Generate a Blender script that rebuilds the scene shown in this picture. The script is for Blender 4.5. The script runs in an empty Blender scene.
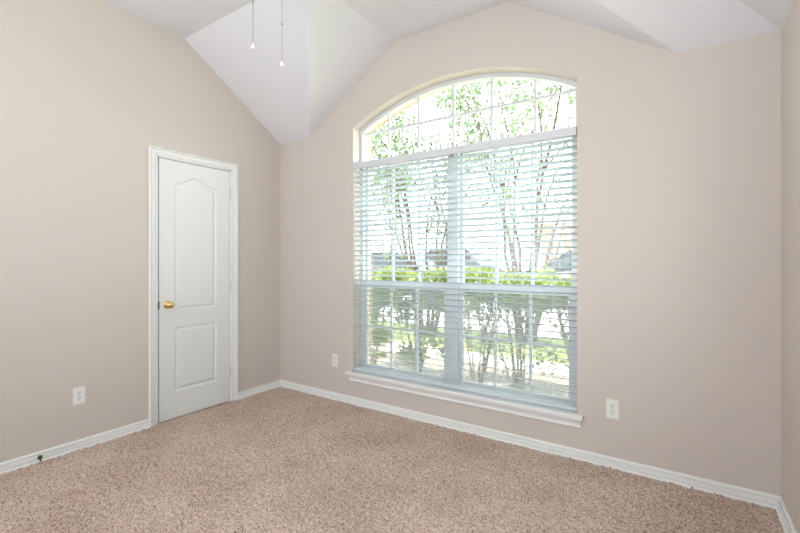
import bpy, bmesh, math, random
import numpy as np
from mathutils import Vector, Matrix

SC = bpy.context.scene
COL = SC.collection
R = math.radians

# ------------------------------------------------------------------ camera
CAM = Vector((3.354, -2.853, 1.264)); YAW = -0.5879
cd = bpy.data.cameras.new('camera'); cam = bpy.data.objects.new('camera', cd); COL.objects.link(cam)
cam.location = CAM; cam.rotation_euler = (R(90), 0, -YAW)
cd.sensor_fit = 'HORIZONTAL'; cd.sensor_width = 36.0; cd.lens = 36.0 * 419.07 / 800.0
cd.shift_y = (260.79 - 266.5) / 800.0
cd.clip_start = 0.05; cd.clip_end = 300
SC.camera = cam

# ------------------------------------------------------------------ world, sun, lamps, exposure
W = bpy.data.worlds.new('sky'); SC.world = W; W.use_nodes = True
bg = W.node_tree.nodes['Background']
bg.inputs[0].default_value = (0.90, 0.97, 1.0, 1); bg.inputs[1].default_value = 7.5
sd = bpy.data.lights.new('sun', 'SUN'); sun = bpy.data.objects.new('sun', sd); COL.objects.link(sun)
sd.energy = 30.0; sd.color = (1.0, 0.94, 0.82); sd.angle = R(1.0)
sun.rotation_euler = Vector((0.45, 0.30, -1.0)).to_track_quat('-Z', 'Y').to_euler()
def area(name, loc, aim, sx, sy, power, color):
    l = bpy.data.lights.new(name, 'AREA'); o = bpy.data.objects.new(name, l); COL.objects.link(o)
    l.shape = 'RECTANGLE'; l.size = sx; l.size_y = sy; l.energy = power; l.color = color
    o.location = loc; o.rotation_euler = (Vector(aim) - Vector(loc)).to_track_quat('-Z', 'Y').to_euler()
    return o
area('rear_fill', (0.9, -5.3, 1.7), (2.9, 0.0, 1.7), 1.6, 1.7, 46, (0.88, 0.93, 1.0))  # added fill lamp behind the camera, stands for no real source
area('ceiling_fill', (2.3, -3.6, 2.0), (2.1, -1.9, 3.07), 1.0, 1.0, 44, (0.90, 0.94, 1.0))  # added fill lamp aimed up to brighten the ceiling
vs = SC.view_settings
SC.display_settings.display_device = 'sRGB'
vs.view_transform = 'Standard'; vs.look = 'None'; vs.gamma = 1.0; vs.use_curve_mapping = False
vs.exposure = 0.0

# ------------------------------------------------------------------ materials
def srgb(r, g, b):
    f = lambda c: (c / 255 / 12.92) if c / 255 <= 0.04045 else ((c / 255 + 0.055) / 1.055) ** 2.4
    return (f(r), f(g), f(b), 1)
def mat(name, col, rough=0.6, metal=0.0, noise=None, bump=None, spec=0.5, subsurf=None):
    """noise=(scale, second colour, contrast lo, hi); bump=(scale, strength)"""
    m = bpy.data.materials.new(name); m.use_nodes = True
    nt = m.node_tree; p = nt.nodes['Principled BSDF']
    p.inputs['Base Color'].default_value = col; p.inputs['Roughness'].default_value = rough
    p.inputs['Metallic'].default_value = metal; p.inputs['Specular IOR Level'].default_value = spec
    tc = nt.nodes.new('ShaderNodeTexCoord')
    if noise:
        n = nt.nodes.new('ShaderNodeTexNoise'); n.inputs['Scale'].default_value = noise[0]; n.inputs['Detail'].default_value = 4
        nt.links.new(tc.outputs['Object'], n.inputs['Vector'])
        r = nt.nodes.new('ShaderNodeValToRGB'); r.color_ramp.elements[0].color = col; r.color_ramp.elements[1].color = noise[1]
        r.color_ramp.elements[0].position = noise[2] if len(noise) > 2 else 0.4
        r.color_ramp.elements[1].position = noise[3] if len(noise) > 3 else 0.6
        nt.links.new(n.outputs['Fac'], r.inputs['Fac']); nt.links.new(r.outputs['Color'], p.inputs['Base Color'])
    if bump:
        n2 = nt.nodes.new('ShaderNodeTexNoise'); n2.inputs['Scale'].default_value = bump[0]; n2.inputs['Detail'].default_value = 3
        nt.links.new(tc.outputs['Object'], n2.inputs['Vector'])
        b = nt.nodes.new('ShaderNodeBump'); b.inputs['Strength'].default_value = bump[1]; b.inputs['Distance'].default_value = 0.002
        nt.links.new(n2.outputs['Fac'], b.inputs['Height']); nt.links.new(b.outputs['Normal'], p.inputs['Normal'])
    return m
def mix_mat(name, build):
    m = bpy.data.materials.new(name); m.use_nodes = True; nt = m.node_tree
    for n in list(nt.nodes):
        if n.type != 'OUTPUT_MATERIAL': nt.nodes.remove(n)
    out = [n for n in nt.nodes if n.type == 'OUTPUT_MATERIAL'][0]
    nt.links.new(build(nt), out.inputs['Surface']); return m
def glass_nodes(nt):
    t = nt.nodes.new('ShaderNodeBsdfTransparent'); t.inputs[0].default_value = (0.97, 0.985, 0.975, 1)
    g = nt.nodes.new('ShaderNodeBsdfGlossy'); g.inputs['Roughness'].default_value = 0.02
    mx = nt.nodes.new('ShaderNodeMixShader'); mx.inputs[0].default_value = 0.04
    nt.links.new(t.outputs[0], mx.inputs[1]); nt.links.new(g.outputs[0], mx.inputs[2]); return mx.outputs[0]
def screen_nodes(nt):
    t = nt.nodes.new('ShaderNodeBsdfTransparent')
    g = nt.nodes.new('ShaderNodeBsdfDiffuse'); g.inputs[0].default_value = (0.60, 0.62, 0.61, 1)
    mx = nt.nodes.new('ShaderNodeMixShader'); mx.inputs[0].default_value = 0.36
    nt.links.new(t.outputs[0], mx.inputs[1]); nt.links.new(g.outputs[0], mx.inputs[2]); return mx.outputs[0]
def trans_nodes(col, tcol, fac, vary=None):
    def f(nt):
        d = nt.nodes.new('ShaderNodeBsdfDiffuse'); d.inputs[0].default_value = col
        t = nt.nodes.new('ShaderNodeBsdfTranslucent'); t.inputs[0].default_value = tcol
        if vary:
            tc = nt.nodes.new('ShaderNodeTexCoord'); n = nt.nodes.new('ShaderNodeTexNoise'); n.inputs['Scale'].default_value = vary[0]
            r = nt.nodes.new('ShaderNodeValToRGB'); r.color_ramp.elements[0].color = col; r.color_ramp.elements[1].color = vary[1]
            r.color_ramp.elements[0].position = .4; r.color_ramp.elements[1].position = .62
            nt.links.new(tc.outputs['Object'], n.inputs['Vector']); nt.links.new(n.outputs['Fac'], r.inputs['Fac'])
            nt.links.new(r.outputs['Color'], d.inputs[0])
        mx = nt.nodes.new('ShaderNodeMixShader'); mx.inputs[0].default_value = fac
        nt.links.new(d.outputs[0], mx.inputs[1]); nt.links.new(t.outputs[0], mx.inputs[2]); return mx.outputs[0]
    return f
def brick_mat(name, c1, c2, mortar, scale):
    m = bpy.data.materials.new(name); m.use_nodes = True; nt = m.node_tree; p = nt.nodes['Principled BSDF']
    p.inputs['Roughness'].default_value = 0.9
    tc = nt.nodes.new('ShaderNodeTexCoord'); mp = nt.nodes.new('ShaderNodeMapping'); mp.inputs['Rotation'].default_value = (R(90), 0, 0)
    b = nt.nodes.new('ShaderNodeTexBrick'); b.inputs['Color1'].default_value = c1; b.inputs['Color2'].default_value = c2
    b.inputs['Mortar'].default_value = mortar; b.inputs['Scale'].default_value = scale
    nt.links.new(tc.outputs['Object'], mp.inputs['Vector']); nt.links.new(mp.outputs[0], b.inputs['Vector'])
    nt.links.new(b.outputs['Color'], p.inputs['Base Color']); return m
def carpet_mat():
    m = bpy.data.materials.new('carpet_pile'); m.use_nodes = True; nt = m.node_tree; p = nt.nodes['Principled BSDF']
    p.inputs['Roughness'].default_value = 1.0; p.inputs['Specular IOR Level'].default_value = 0.0
    tc = nt.nodes.new('ShaderNodeTexCoord')
    n = nt.nodes.new('ShaderNodeTexNoise'); n.inputs['Scale'].default_value = 130; n.inputs['Detail'].default_value = 3; n.inputs['Roughness'].default_value = .7
    nt.links.new(tc.outputs['Object'], n.inputs['Vector'])
    r = nt.nodes.new('ShaderNodeValToRGB'); e = r.color_ramp.elements
    e[0].position = .36; e[0].color = srgb(98, 74, 62)
    e[1].position = .72; e[1].color = srgb(234, 216, 200)
    x = e.new(.43); x.color = srgb(190, 166, 150)
    x = e.new(.52); x.color = srgb(220, 199, 184)
    nt.links.new(n.outputs['Fac'], r.inputs['Fac'])
    n2 = nt.nodes.new('ShaderNodeTexNoise'); n2.inputs['Scale'].default_value = 2.2; n2.inputs['Detail'].default_value = 3
    nt.links.new(tc.outputs['Object'], n2.inputs['Vector'])
    r2 = nt.nodes.new('ShaderNodeValToRGB'); r2.color_ramp.elements[0].color = (.88, .86, .85, 1); r2.color_ramp.elements[1].color = (1, 1, 1, 1)
    r2.color_ramp.elements[0].position = .38; r2.color_ramp.elements[1].position = .6
    nt.links.new(n2.outputs['Fac'], r2.inputs['Fac'])
    mx = nt.nodes.new('ShaderNodeMixRGB'); mx.blend_type = 'MULTIPLY'; mx.inputs[0].default_value = 1
    nt.links.new(r.outputs[0], mx.inputs[1]); nt.links.new(r2.outputs[0], mx.inputs[2]); nt.links.new(mx.outputs[0], p.inputs['Base Color'])
    return m

M = {}
M['wall'] = mat('beige_wall_paint', srgb(212, 203, 194), .75, bump=(180, .12), spec=.3)
M['ceil'] = mat('white_ceiling_paint', srgb(232, 233, 236), .9, bump=(150, .15), spec=.2)
M['trim'] = mat('white_trim_paint', srgb(240, 240, 238), .4, spec=.4)
M['door'] = mat('white_door_paint', srgb(232, 235, 232), .45, spec=.4)
M['vinyl'] = mat('white_window_frame', srgb(214, 217, 219), .4)
M['valance'] = mat('valance_white', srgb(214, 216, 218), .5)
M['plastic'] = mat('white_outlet_plastic', srgb(240, 240, 238), .35)
M['dark'] = mat('dark_slot', srgb(40, 38, 36), .6)
M['brass'] = mat('polished_brass', srgb(230, 200, 138), .14, 1.0)
M['bronze'] = mat('aged_brass', srgb(92, 76, 62), .45, .7)
M['steel'] = mat('nickel_chain', srgb(146, 143, 138), .4, .3)
M['hingem'] = mat('painted_hinge', srgb(226, 222, 212), .4, .1)
M['rubber'] = mat('white_rubber', srgb(232, 230, 226), .6)
M['glass'] = mix_mat('window_glass', glass_nodes)
M['screen'] = mix_mat('insect_screen_mesh', screen_nodes)
M['slat'] = mix_mat('blind_slat_white', trans_nodes(srgb(226, 234, 237), srgb(212, 232, 238), .15))
M['cord'] = mat('blind_cord', srgb(225, 228, 228), .8)
M['carpet'] = carpet_mat()
M['sub'] = mat('subfloor', srgb(170, 150, 135), .9)
M['brick'] = brick_mat('tan_brick', srgb(205, 182, 140), srgb(196, 170, 128), srgb(210, 200, 180), 4.5)
M['redbrick'] = brick_mat('red_brick', srgb(140, 86, 70), srgb(124, 74, 62), srgb(150, 134, 124), 4.5)
M['mulch'] = mat('mulch', srgb(84, 74, 68), .95, noise=(30, srgb(150, 142, 134), .42, .62), bump=(40, 1.0))
M['concrete'] = mat('pale_concrete', srgb(225, 220, 210), .9, noise=(3, srgb(212, 206, 196)))
M['bounce'] = mat('bounce_concrete', srgb(176, 162, 152), .9, noise=(3, srgb(160, 148, 140)))  # tone picked to keep light bounced into the room neutral
M['lawn'] = mat('lawn_grass', srgb(92, 108, 58), .95, noise=(14, srgb(118, 128, 74)), bump=(60, .8))
M['asphalt'] = mat('pale_street', srgb(205, 202, 198), .95, noise=(8, srgb(192, 190, 186)))
M['bark'] = mat('grey_brown_bark', srgb(86, 76, 66), .9, noise=(9, srgb(66, 57, 50)))
M['twig'] = mat('shrub_stem', srgb(140, 128, 114), .9, noise=(20, srgb(112, 100, 88)))
M['leafA'] = mix_mat('tree_leaves', trans_nodes(srgb(94, 112, 90), srgb(112, 132, 98), .4, (3, srgb(128, 142, 120))))
M['leafB'] = mix_mat('shrub_leaves', trans_nodes(srgb(92, 108, 64), srgb(128, 146, 76), .35, (4, srgb(132, 146, 94))))
M['leafC'] = mix_mat('pale_tree_leaves', trans_nodes(srgb(120, 140, 112), srgb(140, 160, 116), .4, (3, srgb(150, 164, 138))))
M['carA'] = mat('slate_car_paint', srgb(44, 50, 58), .45)
M['carB'] = mat('dark_car_paint', srgb(34, 38, 46), .45)
M['carglass'] = mat('car_glass', srgb(34, 42, 48), .2)
M['tyre'] = mat('tyre_rubber', srgb(40, 40, 42), .9)
M['tail'] = mat('red_lamp_lens', srgb(190, 40, 40), .3)
M['stucco'] = mat('cream_siding', srgb(240, 234, 222), .9, noise=(2, srgb(234, 226, 212)))
M['roof'] = mat('pale_grey_shingles', srgb(196, 192, 188), .95, noise=(6, srgb(180, 176, 172)))
M['fanwhite'] = mat('white_fan_enamel', srgb(236, 236, 234), .35)

# ------------------------------------------------------------------ builders
def link(name, me, m=None, parent=None, smooth=False, loc=None, kind=None, label=None):
    o = bpy.data.objects.new(name, me); COL.objects.link(o)
    if m is not None and me is not None: me.materials.append(m)
    if smooth and me is not None:
        me.polygons.foreach_set('use_smooth', [True] * len(me.polygons))
    if parent: o.parent = parent
    if loc is not None: o.location = loc
    if kind: o['kind'] = kind
    if label: o['label'] = label
    return o
def obj(name, bm, m, parent=None, smooth=False, loc=None, kind=None, label=None, recalc=True):
    if recalc: bmesh.ops.recalc_face_normals(bm, faces=bm.faces)
    me = bpy.data.meshes.new(name); bm.to_mesh(me); bm.free()
    return link(name, me, m, parent, smooth, loc, kind, label)
def raw(name, V, F, m, parent=None, smooth=False, loc=None, kind=None, label=None):
    me = bpy.data.meshes.new(name); me.from_pydata([tuple(v) for v in V], [], F); me.update()
    return link(name, me, m, parent, smooth, loc, kind, label)
def thing(name, label, cat, loc=(0, 0, 0), rotz=0, group=None, kind=None):
    o = bpy.data.objects.new(name, None); COL.objects.link(o); o.location = loc; o.rotation_euler = (0, 0, rotz)
    o.empty_display_size = .1
    if label: o['label'] = label
    if cat: o['category'] = cat
    if group: o['group'] = group
    if kind: o['kind'] = kind
    return o
def tag(o, label, cat, group=None, kind=None):
    o['label'] = label; o['category'] = cat
    if group: o['group'] = group
    if kind: o['kind'] = kind
    return o
def box(bm, x0, x1, y0, y1, z0, z1, bev=0.0):
    v = [bm.verts.new((x, y, z)) for z in (z0, z1) for y in (y0, y1) for x in (x0, x1)]
    fs = [bm.faces.new([v[i] for i in q]) for q in ((0, 2, 3, 1), (4, 5, 7, 6), (0, 1, 5, 4), (2, 6, 7, 3), (0, 4, 6, 2), (1, 3, 7, 5))]
    if bev > 0:
        es = list({e for f in fs for e in f.edges})
        bmesh.ops.bevel(bm, geom=es, offset=bev, segments=2, affect='EDGES', profile=.7)
def boxes(*bs, bev=0.0):
    bm = bmesh.new()
    for b in bs: box(bm, *b, bev=bev)
    return bm
def tube(bm, pts, rad, n=8, cap=True):
    pts = [Vector(p) for p in pts]
    if not hasattr(rad, '__len__'): rad = [rad] * len(pts)
    rings = []; ref = None
    for i, p in enumerate(pts):
        t = (pts[min(i + 1, len(pts) - 1)] - pts[max(i - 1, 0)]).normalized()
        if ref is None: ref = t.orthogonal().normalized()
        ref = (ref - t * ref.dot(t)).normalized(); b = t.cross(ref)
        rings.append([bm.verts.new(p + (ref * math.cos(a) + b * math.sin(a)) * rad[i]) for a in [2 * math.pi * k / n for k in range(n)]])
    for a, b in zip(rings, rings[1:]):
        for k in range(n): bm.faces.new((a[k], a[(k + 1) % n], b[(k + 1) % n], b[k]))
    if cap:
        bm.faces.new(rings[0][::-1]); bm.faces.new(rings[-1])
def lathe(bm, prof, n=20, mtx=None):
    """prof: (radius, height) along +Z, transformed by mtx"""
    mtx = mtx or Matrix()
    rings = []
    for r, z in prof:
        if r < 1e-6: rings.append([bm.verts.new(mtx @ Vector((0, 0, z)))])
        else: rings.append([bm.verts.new(mtx @ Vector((r * math.cos(2 * math.pi * k / n), r * math.sin(2 * math.pi * k / n), z))) for k in range(n)])
    for a, b in zip(rings, rings[1:]):
        for k in range(n):
            k2 = (k + 1) % n
            if len(a) == 1 and len(b) == 1: continue
            if len(a) == 1: bm.faces.new((a[0], b[k2], b[k]))
            elif len(b) == 1: bm.faces.new((a[k], a[k2], b[0]))
            else: bm.faces.new((a[k], a[k2], b[k2], b[k]))
def plate_with_holes(bm, outer, holes, to3, d0, d1):
    """a flat slab: 2-D outline with 2-D holes, between depths d0 and d1; to3(a,b,d) -> xyz"""
    loops = [outer] + holes
    front = []
    edges = []
    for lp in loops:
        vs_ = [bm.verts.new(to3(a, b, d0)) for a, b in lp]; front.append(vs_)
        for i in range(len(vs_)): edges.append(bm.edges.new((vs_[i], vs_[(i + 1) % len(vs_)])))
    res = bmesh.ops.triangle_fill(bm, use_beauty=True, use_dissolve=False, edges=edges)
    fr = [g for g in res['geom'] if isinstance(g, bmesh.types.BMFace)]
    mp = {}
    for vs_, lp in zip(front, loops):
        for v, (a, b) in zip(vs_, lp): mp[v] = bm.verts.new(to3(a, b, d1))
    for f in fr: bm.faces.new([mp[v] for v in f.verts][::-1])
    for vs_ in front:
        for i in range(len(vs_)):
            a, b = vs_[i], vs_[(i + 1) % len(vs_)]
            bm.faces.new((a, b, mp[b], mp[a]))
def sweep(bm, path, prof, to3, closed=False):
    """prof [(offset to the left of the path, height)], path 2-D, mitred corners"""
    n = len(path); rings = []
    for i, p in enumerate(path):
        p = Vector(p)
        ns = []
        if i > 0 or closed:
            t = (p - Vector(path[i - 1])).normalized(); ns.append(Vector((-t.y, t.x)))
        if i < n - 1 or closed:
            t = (Vector(path[(i + 1) % n]) - p).normalized(); ns.append(Vector((-t.y, t.x)))
        if len(ns) == 2:
            m_ = (ns[0] + ns[1]).normalized(); m_ = m_ / max(.2, m_.dot(ns[0]))
        else: m_ = ns[0]
        rings.append([bm.verts.new(to3(p.x + m_.x * o, p.y + m_.y * o, h)) for o, h in prof])
    k = len(prof)
    pairs = list(zip(rings, rings[1:])) + ([(rings[-1], rings[0])] if closed else [])
    for a, b in pairs:
        for j in range(k): bm.faces.new((a[j], a[(j + 1) % k], b[(j + 1) % k], b[j]))
    if not closed:
        bm.faces.new(rings[0][::-1]); bm.faces.new(rings[-1])

# ------------------------------------------------------------------ room shell
RW = 3.786; RL = -5.7; ZC = 2.44; H2 = 3.076; SL = 0.645; D = (H2 - ZC) / SL
XB = 0.4155; XR = 3.345
OX0, OX1, OZ0, SPR, PEAK = 0.953, 2.811, 0.25, 2.437, 2.677
CHX = (OX0 + OX1) / 2; half = (OX1 - OX0) / 2; RISE = PEAK - SPR
ARCR = (half * half + RISE * RISE) / (2 * RISE); ARCZ = PEAK - ARCR
def arch_z(x, inset=0.0): return ARCZ + math.sqrt(max(0, (ARCR - inset) ** 2 - (x - CHX) ** 2))
def arch_loop(inset, z0, n=28):
    x0, x1 = OX0 + inset, OX1 - inset
    pts = [(x0, z0), (x1, z0)]
    for i in range(n + 1):
        x = x1 + (x0 - x1) * i / n
        pts.append((x, arch_z(x, inset)))
    return pts
WT = 3.2
bm = bmesh.new()
plate_with_holes(bm, [(-.13, -.2), (RW + .13, -.2), (RW + .13, WT), (-.13, WT)], [arch_loop(0, OZ0)], lambda a, b, d: (a, d, b), 0.0, 0.17)
obj('wall_back', bm, M['wall'], kind='structure')
bm = bmesh.new()
plate_with_holes(bm, [(-.6, -.35), (RW + .6, -.35), (RW + .6, WT), (-.6, WT)], [arch_loop(-0.028, OZ0 - .06)], lambda a, b, d: (a, d, b), 0.172, 0.30)
obj('wall_outside', bm, M['brick'], kind='structure')
DY0, DY1, DZ = -1.206, -0.558, 2.080      # door opening
bm = bmesh.new()
plate_with_holes(bm, [(RL - .12, -.2), (DY0, -.2), (DY0, DZ), (DY1, DZ), (DY1, -.2), (.0, -.2), (.0, WT), (RL - .12, WT)], [], lambda a, b, d: (d, a, b), 0.0, -0.12)
obj('wall_left', bm, M['wall'], kind='structure')
SWY0, SWY1, SWZ0, SWZ1 = -1.75, -.85, .95, 2.1     # added opening beyond the right frame edge, lets in fill light
bm = bmesh.new()
plate_with_holes(bm, [(RL - .12, -.2), (0, -.2), (0, WT), (RL - .12, WT)], [[(SWY0, SWZ0), (SWY1, SWZ0), (SWY1, SWZ1), (SWY0, SWZ1)]], lambda a, b, d: (d, a, b), RW, RW + .14)
obj('wall_right', bm, M['wall'], kind='structure')
obj('wall_front', boxes((0, RW, RL - .12, RL, -.2, WT)), M['wall'], kind='structure')
obj('floor', boxes((-.13, RW + .13, RL - .12, .17, -.2, -.012)), M['sub'], kind='structure')
# vaulted ceiling: plate at 2.44 m, main slopes, the window's own vault
xf1, xf2, xh = XB + D, XR - D, RW - D
P = {'a': (0, 0, ZC), 'b': (XB, 0, ZC), 'c': (xf1, -D, H2), 'd': (0, -D, H2), 'e': (xf1, 0, H2), 'f': (xf2, 0, H2), 'g': (xf2, -D, H2),
     'h': (XR, 0, ZC), 'i': (RW, 0, ZC), 'j': (xh, -D, H2), 'k': (RW, RL, ZC), 'l': (xh, RL, H2), 'm': (0, RL, H2)}
bm = bmesh.new(); V = {k: bm.verts.new(v) for k, v in P.items()}
for f in ('abcd', 'bec', 'efgc', 'fhg', 'hijg', 'iklj', 'dcgjlm'): bm.faces.new([V[c] for c in f])
bmesh.ops.recalc_face_normals(bm, faces=bm.faces)
if sum(f.normal.z for f in bm.faces) > 0: bmesh.ops.reverse_faces(bm, faces=bm.faces)
ce = obj('ceiling', bm, M['ceil'], kind='structure', recalc=False)
md = ce.modifiers.new('thick', 'SOLIDIFY'); md.thickness = .04; md.offset = -1

# baseboards
BP = [(0, 0), (.027, 0), (.027, .011), (.025, .016), (.020, .0195), (.008, .0205), (.008, .0235), (.014, .025), (.014, .046), (.012, .0475), (.004, .048), (.004, .0535), (.0105, .0545), (.0105, .060), (.008, .0645), (.005, .067), (0, .068)]
def baseboard(name, p0, p1):
    bm = bmesh.new(); p0 = Vector(p0); p1 = Vector(p1); t = (p1 - p0).normalized(); nrm = Vector((-t.y, t.x))
    ends = []
    for p, s in ((p0, 1), (p1, -1)):
        ends.append([bm.verts.new((p.x + nrm.x * o, p.y + nrm.y * o, h - .004)) for o, h in BP])
    a, b = ends; k = len(BP)
    for j in range(k): bm.faces.new((a[j], a[(j + 1) % k], b[(j + 1) % k], b[j]))
    bm.faces.new(a[::-1]); bm.faces.new(b)
    return obj(name, bm, M['trim'], kind='structure')
baseboard('baseboard_back', (RW, 0), (0, 0))
baseboard('baseboard_left', (0, 0), (0, -.500))
baseboard('baseboard_left', (0, -1.264), (0, RL))
baseboard('baseboard_right', (RW, RL), (RW, 0))
baseboard('baseboard_front', (0, RL), (RW, RL))

# ------------------------------------------------------------------ door in the left wall
dr = thing('door_1', None, None, (0, 0, 0), kind='structure')
CPROF = [(0, 0), (0, .009), (.003, .012), (.009, .012), (.011, .006), (.014, .006), (.017, .012), (.030, .014), (.040, .016), (.0415, .010), (.0445, .010), (.046, .020), (.050, .023), (.055, .021), (.058, .016), (.058, 0)]
bm = bmesh.new()
sweep(bm, [(DY1 + .006 - .006, -.006), (DY1, DZ - .002), (DY0, DZ - .002), (DY0, -.006)][::-1], CPROF, lambda a, b, h: (h, a, b))
casing = obj('door_casing', bm, M['trim'], dr)
obj('door_jamb', boxes((-.12, 0.0, DY0, DY0 + .012, -.01, DZ), (-.12, 0.0, DY1 - .012, DY1, -.01, DZ), (-.12, 0.0, DY0, DY1, DZ - .012, DZ),
                       (-.06, -.048, DY0 + .012, DY0 + .024, -.01, DZ - .012), (-.06, -.048, DY1 - .024, DY1 - .012, -.01, DZ - .012),
                       (-.06, -.048, DY0 + .012, DY1 - .012, DZ - .024, DZ - .012)), M['trim'], dr)
SY0, SY1, SZ0, SZ1 = DY0 + .021, DY1 - .0155, .008, DZ - .017
bm = boxes((-.9, -.88, DY0 - .3, DY1 + .3, -.02, 2.4), (-.9, -.12, DY0 - .3, DY0 - .28, -.02, 2.4), (-.9, -.12, DY1 + .28, DY1 + .3, -.02, 2.4), (-.9, -.12, DY0 - .3, DY1 + .3, 2.38, 2.4), (-.9, -.12, DY0 - .3, DY1 + .3, -.04, -.02))
obj('door_light_block', bm, M['wall'], kind='structure')  # unseen box added behind the door to stop light leaking through its gaps
def inset_loop(lp, d):
    n = len(lp); out = []
    for i in range(n):
        a, b, c = Vector(lp[i - 1]), Vector(lp[i]), Vector(lp[(i + 1) % n])
        t1 = (b - a).normalized(); t2 = (c - b).normalized()
        n1 = Vector((-t1.y, t1.x)); n2 = Vector((-t2.y, t2.x)); m_ = (n1 + n2).normalized(); m_ /= max(.3, m_.dot(n1))
        out.append(tuple(b + m_ * d))
    return out
PY0, PY1 = -1.064, -.697
def camel(s):            # s in 0..1 across the panel: flat shoulders rising to a round crown
    u = abs(s - .5) * 2
    return 0.0 if u > .88 else .062 * (0.5 + 0.5 * math.cos(math.pi * u / .88)) ** .85
top = [(PY1 + (PY0 - PY1) * i / 24, 1.890 + camel(i / 24)) for i in range(25)]
upper = [(PY0, .862), (PY1, .862)] + top
lower = [(PY0, .216), (PY1, .216), (PY1, .734), (PY0, .734)]
bm = bmesh.new()
loops = [[(SY0, SZ0), (SY1, SZ0), (SY1, SZ1), (SY0, SZ1)], upper, lower]
XF = -.004
edges = []; fl = []
for lp in loops:
    vs_ = [bm.verts.new((XF, a, b)) for a, b in lp]; fl.append(vs_)
    for i in range(len(vs_)): edges.append(bm.edges.new((vs_[i], vs_[(i + 1) % len(vs_)])))
bmesh.ops.triangle_fill(bm, use_beauty=True, edges=edges)
for lp, vs_ in zip(loops[1:], fl[1:]):
    prev = vs_
    for d, x in ((.006, -.004), (.012, -.009), (.018, -.0095), (.040, -.0015)):
        cur = [bm.verts.new((XF + x, a, b)) for a, b in inset_loop(lp, d)]
        for i in range(len(cur)):
            j = (i + 1) % len(cur); bm.faces.new((prev[i], prev[j], cur[j], cur[i]))
        prev = cur
    ed = []
    for i in range(len(prev)):
        e = bm.edges.get((prev[i], prev[(i + 1) % len(prev)])); ed.append(e)
    bmesh.ops.triangle_fill(bm, use_beauty=True, edges=ed)
o4 = fl[0]; b4 = [bm.verts.new((-.042, a, b)) for a, b in loops[0]]
for i in range(4): bm.faces.new((o4[i], o4[(i + 1) % 4], b4[(i + 1) % 4], b4[i]))
bm.faces.new(b4)
slab = obj('door_leaf', bm, M['door'], dr)
bm = bmesh.new(); KM = Matrix.Translation((XF, -1.121, .918)) @ Matrix.Rotation(R(90), 4, 'Y')
lathe(bm, [(0, 0), (.032, 0), (.032, .004), (.026, .008), (.013, .011), (.011, .024), (.016, .030), (.025, .038), (.0285, .048), (.026, .058), (.017, .066), (.006, .0685), (0, .0688)], 28, KM)
obj('door_knob', bm, M['brass'], slab, smooth=True, label='polished brass knob')
obj('latch_plate', boxes((-.030, .0005, SY0 - .005, SY0 + .001, .888, .948)), M['bronze'], slab, label='dark brass latch plate')
for z in (1.862, 1.02, .265):
    bm = bmesh.new(); yh = SY1 + .0035
    tube(bm, [(.004, yh, z - .045), (.004, yh, z + .045)], .0065, 12)
    tube(bm, [(.004, yh, z + .045), (.004, yh, z + .049), (.004, yh, z + .052)], [.0045, .0055, .002], 12)
    obj('hinge', bm, M['hingem'], slab, smooth=False)

# ------------------------------------------------------------------ window in the back wall
wn = thing('window_1', None, None, (0, 0, 0), kind='structure')
YF0, YF1 = .100, .172
GZ0 = .30
bm = boxes((OX0 - .002, .988, YF0, YF1, OZ0, 2.12), (2.775, OX1 + .002, YF0, YF1, OZ0, 2.12), (1.838, 1.928, YF0 - .004, YF1, OZ0, 2.11),
           (OX0, OX1, YF0, YF1, OZ0, GZ0 - .02), (OX0, OX1, YF0 - .004, YF1, 2.105, 2.15))
n = 40
rings = []
for ins, y in ((-.002, YF0), (.030, YF0), (.030, YF1), (-.002, YF1)):
    lp = arch_loop(ins, 2.12, n); lp = lp[1:] + lp[:1]      # up the right side, over, down the left
    rings.append([bm.verts.new((a, y, b)) for a, b in lp])
for q in range(4):
    a, b = rings[q], rings[(q + 1) % 4]
    for i in range(len(a) - 1): bm.faces.new((a[i], a[i + 1], b[i + 1], b[i]))
obj('window_frame', bm, M['vinyl'], wn)
def sash(name, x0, x1, z0, z1, y0, y1, stile, rail_b, rail_t, rows):
    bm = boxes((x0, x0 + stile, y0, y1, z0, z1), (x1 - stile, x1, y0, y1, z0, z1), (x0 + stile, x1 - stile, y0, y1, z0, z0 + rail_b), (x0 + stile, x1 - stile, y0, y1, z1 - rail_t, z1))
    gx0, gx1, gz0, gz1 = x0 + stile, x1 - stile, z0 + rail_b, z1 - rail_t
    ym = (y0 + y1) / 2
    for k in (1, 2):
        x = gx0 + (gx1 - gx0) * k / 3; box(bm, x - .010, x + .010, ym - .008, ym + .008, gz0, gz1)
    for k in range(1, rows):
        z = gz0 + (gz1 - gz0) * k / rows; box(bm, gx0, gx1, ym - .0075, ym + .0075, z - .010, z + .010)
    s = obj(name, bm, M['vinyl'], wn)
    obj('pane', boxes((gx0 - .004, gx1 + .004, ym - .002, ym + .002, gz0 - .004, gz1 + .004)), M['glass'], s)
    return s
for x0, x1 in ((.988, 1.838), (1.928, 2.775)):
    up = sash('upper_sash', x0, x1, 1.030, 2.112, .138, .168, .024, .050, .014, 2)
    lo = sash('lower_sash', x0, x1, GZ0 - .02, 1.085, .106, .136, .036, .055, .058, 2)
    for fx in (.17, .82):
        xl = x0 + (x1 - x0) * fx
        bm = boxes((xl - .022, xl + .022, .100, .134, 1.085, 1.094)); tube(bm, [(xl, .112, 1.094), (xl, .112, 1.104), (xl + .006, .102, 1.106)], [.008, .008, .005], 8)
        obj('sash_lock', bm, M['plastic'], lo)
    bm = boxes((x0 + .01, x1 - .01, .1705, .1715, GZ0, 1.04)); obj('insect_screen', bm, M['screen'], wn)
fanl = bmesh.new(); ym = .136
gz = lambda x: arch_z(x, .028)
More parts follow.
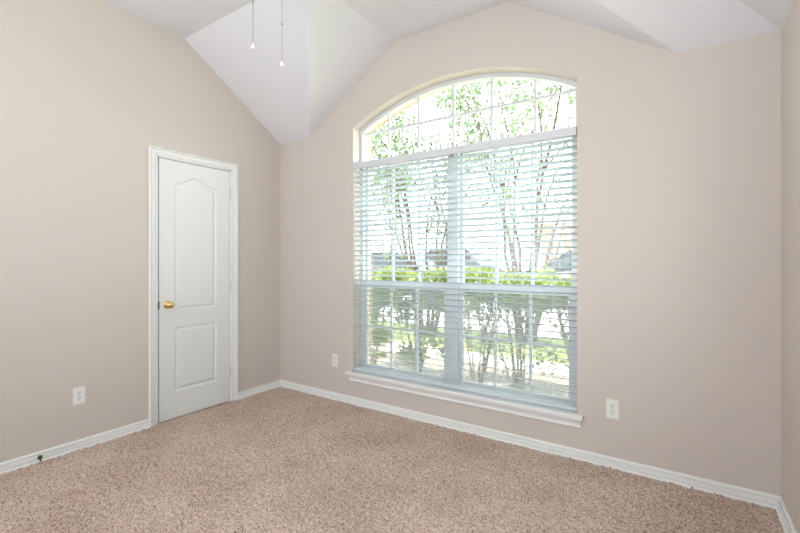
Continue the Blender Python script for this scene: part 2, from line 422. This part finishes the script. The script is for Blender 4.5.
for x in (1.247, 1.552, 1.872, 2.189, 2.510): box(fanl, x - .010, x + .010, ym - .008, ym + .008, 2.13, gz(x))
box(fanl, .98, 2.785, ym - .0075, ym + .0075, 2.397, 2.417)
fl_ = obj('arched_grille', fanl, M['vinyl'], wn)
bm = bmesh.new(); lp = arch_loop(.026, 2.13, 40)
plate_with_holes(bm, lp, [], lambda a, b, d: (a, d, b), ym - .002, ym + .002)
obj('pane', bm, M['glass'], fl_)
# unseen window added in the right wall to even out the room light
w2 = thing('fill_window', None, None, (0, 0, 0), kind='structure')
xa, xb = RW + .07, RW + .13
ymid = (SWY0 + SWY1) / 2; zmid = (SWZ0 + SWZ1) / 2
obj('window_frame', boxes((xa, xb, SWY0, SWY0 + .05, SWZ0, SWZ1), (xa, xb, SWY1 - .05, SWY1, SWZ0, SWZ1), (xa, xb, SWY0 + .05, SWY1 - .05, SWZ0, SWZ0 + .05), (xa, xb, SWY0 + .05, SWY1 - .05, SWZ1 - .05, SWZ1),
    (xa, xb, ymid - .03, ymid + .03, SWZ0 + .05, SWZ1 - .05), (xa, xb, SWY0 + .05, SWY1 - .05, zmid - .025, zmid + .025)), M['vinyl'], w2)
obj('pane', boxes((xa + .028, xa + .032, SWY0 + .04, SWY1 - .04, SWZ0 + .04, SWZ1 - .04)), M['glass'], w2)
obj('window_sill', boxes((RW - .03, xa, SWY0 + .001, SWY1 - .001, SWZ0 + .001, SWZ0 + .02), bev=.004), M['trim'], w2)
# stool and apron
bm = bmesh.new()
SPROF = [(.0, .0), (.0, .024), (-.088, .024), (-.096, .022), (-.1, .016), (-.1, .008), (-.096, .002), (-.088, 0)]
box(bm, .888, 2.850, -.036, .0, .258, .286, bev=.006); box(bm, OX0 + .001, OX1 - .001, -.005, .105, .2585, .286)
obj('window_sill', bm, M['trim'], wn)
bm = bmesh.new()
prof = [(0, .200), (-.010, .200), (-.013, .205), (-.013, .213), (-.010, .217), (-.012, .236), (-.018, .242), (-.018, .258), (0, .258)]
e0 = [bm.verts.new((.918, y, z)) for y, z in prof]; e1 = [bm.verts.new((2.836, y, z)) for y, z in prof]
for j in range(len(prof)): bm.faces.new((e0[j], e0[(j + 1) % len(prof)], e1[(j + 1) % len(prof)], e1[j]))
bm.faces.new(e0); bm.faces.new(e1[::-1])
obj('window_apron', bm, M['trim'], wn)

# ------------------------------------------------------------------ blind
bl = thing('window_blind', 'wide white two-inch slatted blind, lowered and open, under the arched panes', 'blind', (CHX, .03, .28))
def rel(o, par):
    o.matrix_parent_inverse = Matrix.Translation(par.location).inverted(); return o
BX0, BX1 = .957, 2.807
bm = bmesh.new(); box(bm, BX0 + .008, BX1, -.016, -.002, 2.066, 2.123, bev=.004)
box(bm, BX0 + .008, BX0 + .020, -.002, .05, 2.068, 2.121); box(bm, BX1 - .012, BX1, -.002, .05, 2.068, 2.121)
rel(obj('valance', bm, M['valance'], bl), bl)
rel(obj('headrail', boxes((BX0 + .014, BX1 - .014, .004, .056, 2.090, 2.120)), M['plastic'], bl), bl)
V, F = [], []; PITCH = .0432; TILT = R(15); zs = []
z = 2.045
while z > .345: zs.append(z); z -= PITCH
for zz in zs:
    b = len(V)
    for x in (BX0, BX1):
        for (u, th) in ((-.025, 0), (-.0125, .0025), (0, .0034), (.0125, .0025), (.025, 0), (.025, -.0022), (.0125, .0003), (0, .0012), (-.0125, .0003), (-.025, -.0022)):
            V.append((x, .031 + u * math.cos(TILT) + th * math.sin(TILT), zz - u * math.sin(TILT) + th * math.cos(TILT)))
    for k in range(10): F.append((b + k, b + (k + 1) % 10, b + 10 + (k + 1) % 10, b + 10 + k))
    F.append(tuple(b + k for k in range(9, -1, -1))); F.append(tuple(b + 10 + k for k in range(10)))
rel(raw('slats', V, F, M['slat'], bl), bl)
rel(obj('bottom_rail', boxes((BX0, BX1, .006, .056, .300, .322), bev=.004), M['slat'], bl), bl)
for x in (1.12, 1.64, 2.13, 2.66):
    bm = bmesh.new()
    for y in (.0045, .0575): tube(bm, [(x, y, .31), (x, y, 2.08)], .0009, 5)
    for zz in zs: tube(bm, [(x, .0045, zz + .003), (x, .0575, zz - .007)], .0005, 4)
    rel(obj('ladder_cord', bm, M['cord'], bl), bl)
bm = bmesh.new(); box(bm, 1.905, 1.945, -.012, .03, 2.052, 2.064)
rel(obj('support_bracket', bm, M['steel'], bl), bl)
bm = bmesh.new()
for x in (2.700, 2.708): tube(bm, [(x, -.004, 2.07), (x, -.005, 1.25)], .0009, 5)
lathe(bm, [(0, 0), (.006, .002), (.006, .02), (.002, .032), (0, .033)], 10, Matrix.Translation((2.704, -.005, 1.22)))
rel(obj('pull_cord', bm, M['cord'], bl), bl)

# ------------------------------------------------------------------ outlets
def outlet_parts(t):
    bm = bmesh.new(); box(bm, -.035, .035, -.006, 0, -.0575, .0575, bev=.0025)
    plate = obj('cover_plate', bm, M['plastic'], t)
    bm = bmesh.new(); lathe(bm, [(0, 0), (.0035, 0), (.003, .0012), (0, .0014)], 12, Matrix.Translation((0, -.006, 0)) @ Matrix.Rotation(R(90), 4, 'X'))
    obj('screw', bm, M['steel'], plate)
    for s in (1, -1):
        bm = bmesh.new(); c = .0195 * s
        lp = []
        for k in range(28):
            a = 2 * math.pi * k / 28; lp.append((max(-.0165, min(.0165, .0175 * math.cos(a))), c + max(-.0135, min(.0135, .0175 * math.sin(a)))))
        plate_with_holes(bm, lp, [], lambda a, b, d: (a, d, b), -.0078, -.005)
        rc = obj('receptacle', bm, M['plastic'], t)
        bm = boxes((-.0075, -.0050, -.0083, -.0076, c - .0005, c + .0085), (.0050, .0075, -.0083, -.0076, c, c + .008))
        tube(bm, [(0, -.0083, c - .0075), (0, -.0076, c - .0075)], .0028, 10)
        obj('slots', bm, M['dark'], rc, label='dark socket slots')
def outlet(label, loc, rz):
    t = thing('wall_outlet', label, 'outlet', loc, rz, 'wall outlets'); outlet_parts(t); return t
outlet('white duplex outlet on the beige wall left of the door', (0, -1.708, .360), R(90))
outlet('white duplex outlet on the window wall to the right of the window', (3.014, 0, .358), 0)
outlet('small white outlet between the room corner and the window sill', (.742, 0, .357), 0)

# ------------------------------------------------------------------ door stop on the baseboard
ds = thing('door_stop', 'tiny brass door stop with white tip on the left baseboard', 'door stop', (.0145, -1.918, .031))
RX = Matrix.Rotation(R(90), 4, 'Y')
bm = bmesh.new(); lathe(bm, [(0, 0), (.013, 0), (.013, .005), (.009, .012), (0, .012)], 16, RX); obj('base_plate', bm, M['bronze'], ds, smooth=False)
bm = bmesh.new()
tube(bm, [(.006 + .045 * i / 120, -.006 * i / 120 + .0062 * math.cos(i * .62), -.004 * i / 120 + .0062 * math.sin(i * .62)) for i in range(121)], .0021, 6); obj('spring', bm, M['bronze'], ds, smooth=True)
bm = bmesh.new(); lathe(bm, [(0, .05), (.007, .05), (.008, .054), (.008, .062), (.005, .066), (0, .067)], 14, RX); obj('rubber_tip', bm, M['rubber'], ds, smooth=True, label='white rubber tip')

# ------------------------------------------------------------------ carpet pile
rng = np.random.default_rng(5)
st = .0085; nx = int(RW / st) + 1; ny = int(-RL / st) + 1
xs = np.linspace(0.001, RW - .001, nx); ys = np.linspace(RL + .001, -.001, ny)
X, Y = np.meshgrid(xs, ys)
Z = rng.normal(0, .0042, X.shape) + .0035
low = rng.normal(0, 1, (ny // 6 + 2, nx // 6 + 2)); Z += .0008 * np.kron(low, np.ones((6, 6)))[:ny, :nx]
Z = np.clip(Z, -.011, .016)
X = X + rng.uniform(-.003, .003, X.shape); Y = Y + rng.uniform(-.003, .003, Y.shape)
X = np.clip(X, .0005, RW - .0005); Y = np.clip(Y, RL + .0005, -.0005)
me = bpy.data.meshes.new('carpet')
nv = nx * ny; me.vertices.add(nv); me.vertices.foreach_set('co', np.stack([X, Y, Z], -1).astype(np.float32).ravel())
idx = np.arange(nv).reshape(ny, nx); q = np.stack([idx[:-1, :-1], idx[:-1, 1:], idx[1:, 1:], idx[1:, :-1]], -1).reshape(-1, 4)
me.loops.add(q.size); me.loops.foreach_set('vertex_index', q.ravel().astype(np.int32))
me.polygons.add(len(q)); me.polygons.foreach_set('loop_start', np.arange(0, q.size, 4, dtype=np.int32)); me.polygons.foreach_set('loop_total', np.full(len(q), 4, np.int32))
me.update(calc_edges=True); me.validate()
tag(link('carpet', me, M['carpet']), 'speckled brown and beige shaggy carpet pile covering the whole floor', 'carpet', kind='stuff')

# ------------------------------------------------------------------ ceiling fan above the frame, and its pull chains
FC = Vector((1.92, -1.70, 0))
fan = thing('ceiling_fan', 'white ceiling fan on a short rod, the pull chains below it', 'ceiling fan', (FC.x, FC.y, H2))
bm = bmesh.new(); lathe(bm, [(0, 0), (.065, 0), (.06, -.03), (.03, -.055), (0, -.055)], 24); obj('canopy', bm, M['fanwhite'], fan, smooth=True)
bm = bmesh.new(); tube(bm, [(0, 0, -.05), (0, 0, -.2)], .012, 12); obj('downrod', bm, M['fanwhite'], fan)
bm = bmesh.new(); lathe(bm, [(0, -.18), (.05, -.185), (.11, -.21), (.12, -.25), (.11, -.29), (.06, -.31), (0, -.31)], 28); obj('motor_housing', bm, M['fanwhite'], fan, smooth=True)
bm = bmesh.new(); lathe(bm, [(0, -.31), (.065, -.31), (.065, -.39), (.05, -.41), (0, -.415)], 24); obj('switch_housing', bm, M['fanwhite'], fan, smooth=True)
for k in range(5):
    a = 2 * math.pi * k / 5 + .3
    bm = bmesh.new(); lp = [(.20, -.05), (.55, -.068), (.62, -.06), (.645, -.03), (.645, .03), (.62, .06), (.55, .068), (.20, .05)]
    plate_with_holes(bm, lp, [], lambda p_, q_, d: (p_, q_ * .98, d + q_ * .2), -.255, -.249)
    box(bm, .10, .24, -.015, .015, -.26, -.2555)
    b_ = obj('blade', bm, M['fanwhite'], fan); b_.rotation_euler = (0, 0, a)
def chain(label, x, y, zend, zlink):
    t = thing('pull_chain', label, 'pull chain', (x, y, zend), 0, 'fan pull chains')
    V_, zz = [], zend + .018; bm = bmesh.new()
    ztop = H2 - .385
    tube(bm, [(0, 0, .018), (0, 0, zlink - zend)], .0011, 5)
    while zz < zlink:
        bmesh.ops.create_icosphere(bm, subdivisions=1, radius=.0019, matrix=Matrix.Translation((0, 0, zz - zend))); zz += .0045
    obj('bead_chain', bm, M['steel'], t)
    bm = bmesh.new(); tube(bm, [(0, 0, zlink - zend), (0, 0, ztop - zend)], .0009, 5); zz = zlink
    while zz < ztop:
        bmesh.ops.create_icosphere(bm, subdivisions=1, radius=.0014, matrix=Matrix.Translation((0, 0, zz - zend))); zz += .0045
    obj('bead_chain', bm, M['steel'], t)
    bm = bmesh.new(); lathe(bm, [(0, -.004), (.0028, -.0035), (.0046, 0), (.0028, .0035), (0, .004)], 10, Matrix.Translation((0, 0, zlink - zend))); obj('connector', bm, M['steel'], t, smooth=True)
    bm = bmesh.new(); lathe(bm, [(0, 0), (.0075, .0005), (.0085, .003), (.0078, .007), (.0052, .013), (.0036, .019), (.0028, .023), (0, .0235)], 14); obj('pull_knob', bm, M['plastic'], t, smooth=True, label='white bell-shaped pull')
def pix(u, v, d):
    F_ = Vector((math.sin(YAW), math.cos(YAW), 0)); R_ = Vector((math.cos(YAW), -math.sin(YAW), 0))
    return CAM + d * (F_ + R_ * ((u - 400) / 419.07) + Vector((0, 0, (260.79 - v) / 419.07)))
p1, p2 = Vector((1.872, -1.737, 2.148)), Vector((1.973, -1.670, 2.075))
chain('thin pull chain with a white tip, the shorter one nearer the door', p1.x, p1.y, p1.z, 2.343)
chain('thin pull chain with a white tip, the longer one nearer the window', p2.x, p2.y, p2.z, 2.253)

# ------------------------------------------------------------------ garden and street
GZ = -.2
obj('planting_bed', boxes((-14, 16, .30, 2.75, GZ - .1, GZ)), M['mulch'], kind='structure')
obj('sidewalk', boxes((-14, 16, 2.75, 3.35, GZ - .1, GZ + .01)), M['concrete'], kind='structure')
obj('lawn', boxes((-14, 16, 3.35, 5.4, GZ - .1, GZ)), M['lawn'], kind='structure')
obj('street', boxes((-40, 30, 5.4, 16, GZ - .1, GZ)), M['asphalt'], kind='structure')
obj('far_lawn', boxes((-60, 50, 16, 60, GZ - .1, GZ + .02)), M['lawn'], kind='structure')

obj('bounce_yard', boxes((RW + .6, 16, -14, .30, GZ - .1, GZ)), M['bounce'], kind='structure')  # unseen ground added to bounce neutral light through the added window

def leaves(name, centers, n, size, m, parent, seed, aspect=.45):
    """centers: (x,y,z, rx,ry,rz) ellipsoids filled with small folded leaves"""
    r = np.random.default_rng(seed)
    w = np.array([c[3] * c[4] * c[5] for c in centers]) ** .7; w /= w.sum()
    ci = r.choice(len(centers), n, p=w); C_ = np.array(centers)[ci]
    d = r.normal(size=(n, 3)); d /= np.linalg.norm(d, axis=1)[:, None]
    pos = C_[:, :3] + d * (r.uniform(.25, 1, n) ** .5)[:, None] * C_[:, 3:]
    t = r.normal(size=(n, 3)); t[:, 2] -= .3; t /= np.linalg.norm(t, axis=1)[:, None]
    u = np.cross(t, r.normal(size=(n, 3))); u /= np.linalg.norm(u, axis=1)[:, None]
    nn = np.cross(t, u); s = size * r.uniform(.6, 1.3, n)[:, None]
    a = pos; b = pos + t * s * .5 + u * s * aspect + nn * s * .12; c = pos + t * s; e = pos + t * s * .5 - u * s * aspect + nn * s * .12
    V_ = np.stack([a, b, c, e], 1).reshape(-1, 3)
    F_ = [(4 * i, 4 * i + 1, 4 * i + 2) for i in range(n)] + [(4 * i, 4 * i + 2, 4 * i + 3) for i in range(n)]
    return raw(name, V_.tolist(), F_, m, parent)

def branchy(bm, p, d, length, r, depth, rnd, tips, spread=.45):
    pts = [p]; rad = [r]; cur = Vector(p); dd = Vector(d).normalized(); k = 5
    for i in range(k):
        dd = (dd + Vector((rnd.gauss(0, .09), rnd.gauss(0, .09), rnd.gauss(.02, .06)))).normalized()
        cur = cur + dd * (length / k); pts.append(cur.copy()); rad.append(r * (1 - .42 * (i + 1) / k))
    tube(bm, pts, rad, 6)
    if depth == 0: tips.append(cur); return
    for j in range(2):
        nd = (dd + Vector((rnd.gauss(0, spread), rnd.gauss(0, spread), rnd.gauss(.1, .25)))).normalized()
        branchy(bm, cur, nd, length * rnd.uniform(.38, .6), r * .55, depth - 1, rnd, tips, spread)
        if depth > 1 and rnd.random() < .5: tips.append(cur)

def multi_tree(label, x, y, seed, stems, trunk_len, r0, leafm, nleaf, lean=.28, size=.09, lump=.5):
    rnd = random.Random(seed); t = thing('tree', label, 'tree', (x, y, GZ))
    bm = bmesh.new(); tips = []
    for s in range(stems):
        a = 2 * math.pi * s / stems + rnd.uniform(-.3, .3); l = lean * rnd.uniform(.5, 1.25)
        branchy(bm, Vector((.13 * math.cos(a), .13 * math.sin(a), 0)), (l * math.cos(a), l * math.sin(a), 1), trunk_len * rnd.uniform(.8, 1.15), r0 * rnd.uniform(.75, 1.1), 3, rnd, tips, .38)
    obj('trunk', bm, M['bark'], t, smooth=True)
    cs = [(p.x, p.y, p.z, lump * rnd.uniform(.6, 1.1), lump * rnd.uniform(.6, 1.1), lump * rnd.uniform(.5, .9)) for p in tips]
    leaves('foliage', cs, nleaf, size, leafm, t, seed)
    return t
multi_tree('multi-stemmed tree with bare spreading trunks behind the right half of the window', 1.02, 4.9, 11, 10, 2.7, .046, M['leafA'], 3800, size=.085, lean=.24)
multi_tree('multi-stemmed tree with bare spreading trunks behind the left half of the window', -.75, 4.3, 23, 9, 2.5, .042, M['leafA'], 3500, size=.08, lean=.25)
multi_tree('slim leaning tree at the far left edge of the window', -2.6, 4.9, 31, 3, 2.1, .05, M['leafA'], 3000, size=.085, lean=.4)

def shrub(label, x, y, seed, h, w, nleaf, lowleaf=0, sz=.05):
    rnd = random.Random(seed); t = thing('shrub', label, 'shrub', (x, y, GZ), 0, 'shrubs in the bed under the window')
    bm = bmesh.new(); cs = []
    for s in range(9):
        a = rnd.uniform(0, 2 * math.pi); sp = w * rnd.uniform(.25, .95)
        tip = Vector((sp * math.cos(a), sp * .7 * math.sin(a), h * rnd.uniform(.7, .92)))
        base = Vector((.05 * math.cos(a), .05 * math.sin(a), 0)); mid = base.lerp(tip, .5) + Vector((rnd.gauss(0, .03), rnd.gauss(0, .03), .04))
        tube(bm, [base, base.lerp(mid, .5) + Vector((rnd.gauss(0, .015), 0, 0)), mid, mid.lerp(tip, .5), tip], [.013, .011, .009, .007, .003], 6)
        for q_ in range(6):
            b0 = mid.lerp(tip, rnd.uniform(-.2, .6)); b1 = b0 + Vector((rnd.gauss(0, .13), rnd.gauss(0, .1), rnd.uniform(.1, .3)))
            b1.z = min(b1.z, h * .97); tube(bm, [b0, b0.lerp(b1, .5) + Vector((0, 0, .02)), b1], [.006, .004, .002], 5)
    obj('stems', bm, M['twig'], t, smooth=True)
    for k in range(16):
        cs.append((rnd.uniform(-w, w), rnd.uniform(-w, w) * .7, h * rnd.uniform(.74, .91), .17, .16, .12))
    leaves('foliage', cs, nleaf, sz, M['leafB'], t, seed)
    if lowleaf:
        leaves('foliage', [(rnd.uniform(-w, w) * .8, rnd.uniform(-w, w) * .5, h * rnd.uniform(.2, .7), .14, .14, .12) for k in range(12)], lowleaf, sz, M['leafB'], t, seed + 100)
    return t
shrub('shrub leafy down to the ground at the left end of the hedge', -.05, 1.55, 3, 1.42, .46, 3600, 1500, .040)
shrub('bushy shrub with leaning bare stems behind the left lower panes', .62, 1.60, 4, 1.42, .46, 3600, 1500, .040)
shrub('small shrub with forked stems just right of the centre window post', 1.42, 1.65, 5, 1.42, .44, 3600, 300, .042)
shrub('shrub with wide fan of bare branches behind the right lower panes', 1.93, 1.55, 6, 1.42, .46, 4000, 250, .042)
shrub('shrub at the right end of the hedge beyond the right window edge', 2.62, 1.62, 8, 1.42, .46, 4000, 150, .042)

def car(label, x, y, rz, paint, length=4.5, scale=1.2):
    t = thing('car', label, 'car', (x, y, GZ), rz); t.scale = (1.2, 1.05, scale)
    L = length / 2
    prof = [(-L, .35), (-L, .72), (-L + .15, .88), (-L + .75, .93), (-L + 1.25, 1.36), (-L + 1.7, 1.46), (L - 1.9, 1.44), (L - 1.15, .98), (L - .3, .84), (L, .66), (L, .33)]
    bm = bmesh.new(); rr = []
    for yy, k in ((-.86, .93), (-.9, 1), (.9, 1), (.86, .93)):
        rr.append([bm.verts.new((px, yy * (1 if pz < .95 else .80), .33 + (pz - .33) * (1 if k == 1 else .985))) for px, pz in prof])
    for a, b in zip(rr, rr[1:]):
        for i in range(len(prof)): bm.faces.new((a[i], a[(i + 1) % len(prof)], b[(i + 1) % len(prof)], b[i]))
    bm.faces.new(rr[0][::-1]); bm.faces.new(rr[-1])
    obj('car_body', bm, paint, t)
    for s in (-1, 1):
        bm = bmesh.new(); gl = [(-L + .95, 1.0), (-L + 1.35, 1.34), (L - 1.95, 1.34), (L - 1.35, 1.02)]
        plate_with_holes(bm, gl, [], lambda a, b, d: (a, d * s * (1 - (b - 1.0) * .12), b), .70, .80)
        obj('side_window', bm, M['carglass'], t)
        obj('tail_lamp', boxes((-L - .012, -L + .05, s * .78 - .1, s * .78 + .1, .70, .86)), M['tail'], t, label='red tail lamp')
        for px in (-L + .85, L - .9):
            bm = bmesh.new(); lathe(bm, [(0, -.1), (.2, -.1), (.31, -.09), (.32, 0), (.31, .09), (.2, .1), (0, .1)], 20, Matrix.Translation((px, s * .8, .32)) @ Matrix.Rotation(R(90), 4, 'X'))
            obj('wheel', bm, M['tyre'], t)
    return t
car('grey car parked across the street behind the left panes', -4.6, 9.0, R(2), M['carA'])
car('dark car parked across the street at the right window edge', 1.1, 11.0, R(178), M['carB'], scale=1.24)
car('grey car with a red tail lamp beyond the centre window post', -4.6, 12.8, R(180), M['carA'], scale=1.36)

hs = thing('house', 'pale house with brick piers across the street, washed out by daylight', 'house', (-1.0, 24, GZ + .02))
bm = boxes((-9, 9, 0, 8, 0, 3.7)); obj('walls', bm, M['stucco'], hs)
bm = bmesh.new(); A = [(-9.5, -.5, 3.7), (9.5, -.5, 3.7), (9.5, 8.5, 3.7), (-9.5, 8.5, 3.7), (-6, 4, 5.2), (6, 4, 5.2)]; vv = [bm.verts.new(a) for a in A]
for f in ((0, 1, 5, 4), (1, 2, 5), (2, 3, 4, 5), (3, 0, 4), (3, 2, 1, 0)): bm.faces.new([vv[i] for i in f])
obj('roof', bm, M['roof'], hs)
for x in (-2.45, -1.15): obj('brick_pier', boxes((x - .3, x + .3, -.42, 0, 0, 3.6)), M['redbrick'], hs, label='red brick pier')
for x in (.6, 7.2):
    fr = obj('house_window', boxes((x - .7, x + .7, -.05, 0, .9, 2.2)), M['vinyl'], hs); obj('house_pane', boxes((x - .62, x + .62, -.06, -.05, .98, 2.12)), M['carglass'], fr)
obj('garage_door', boxes((3.6, 4.8, -.04, 0, 0, 2.2)), M['vinyl'], hs)
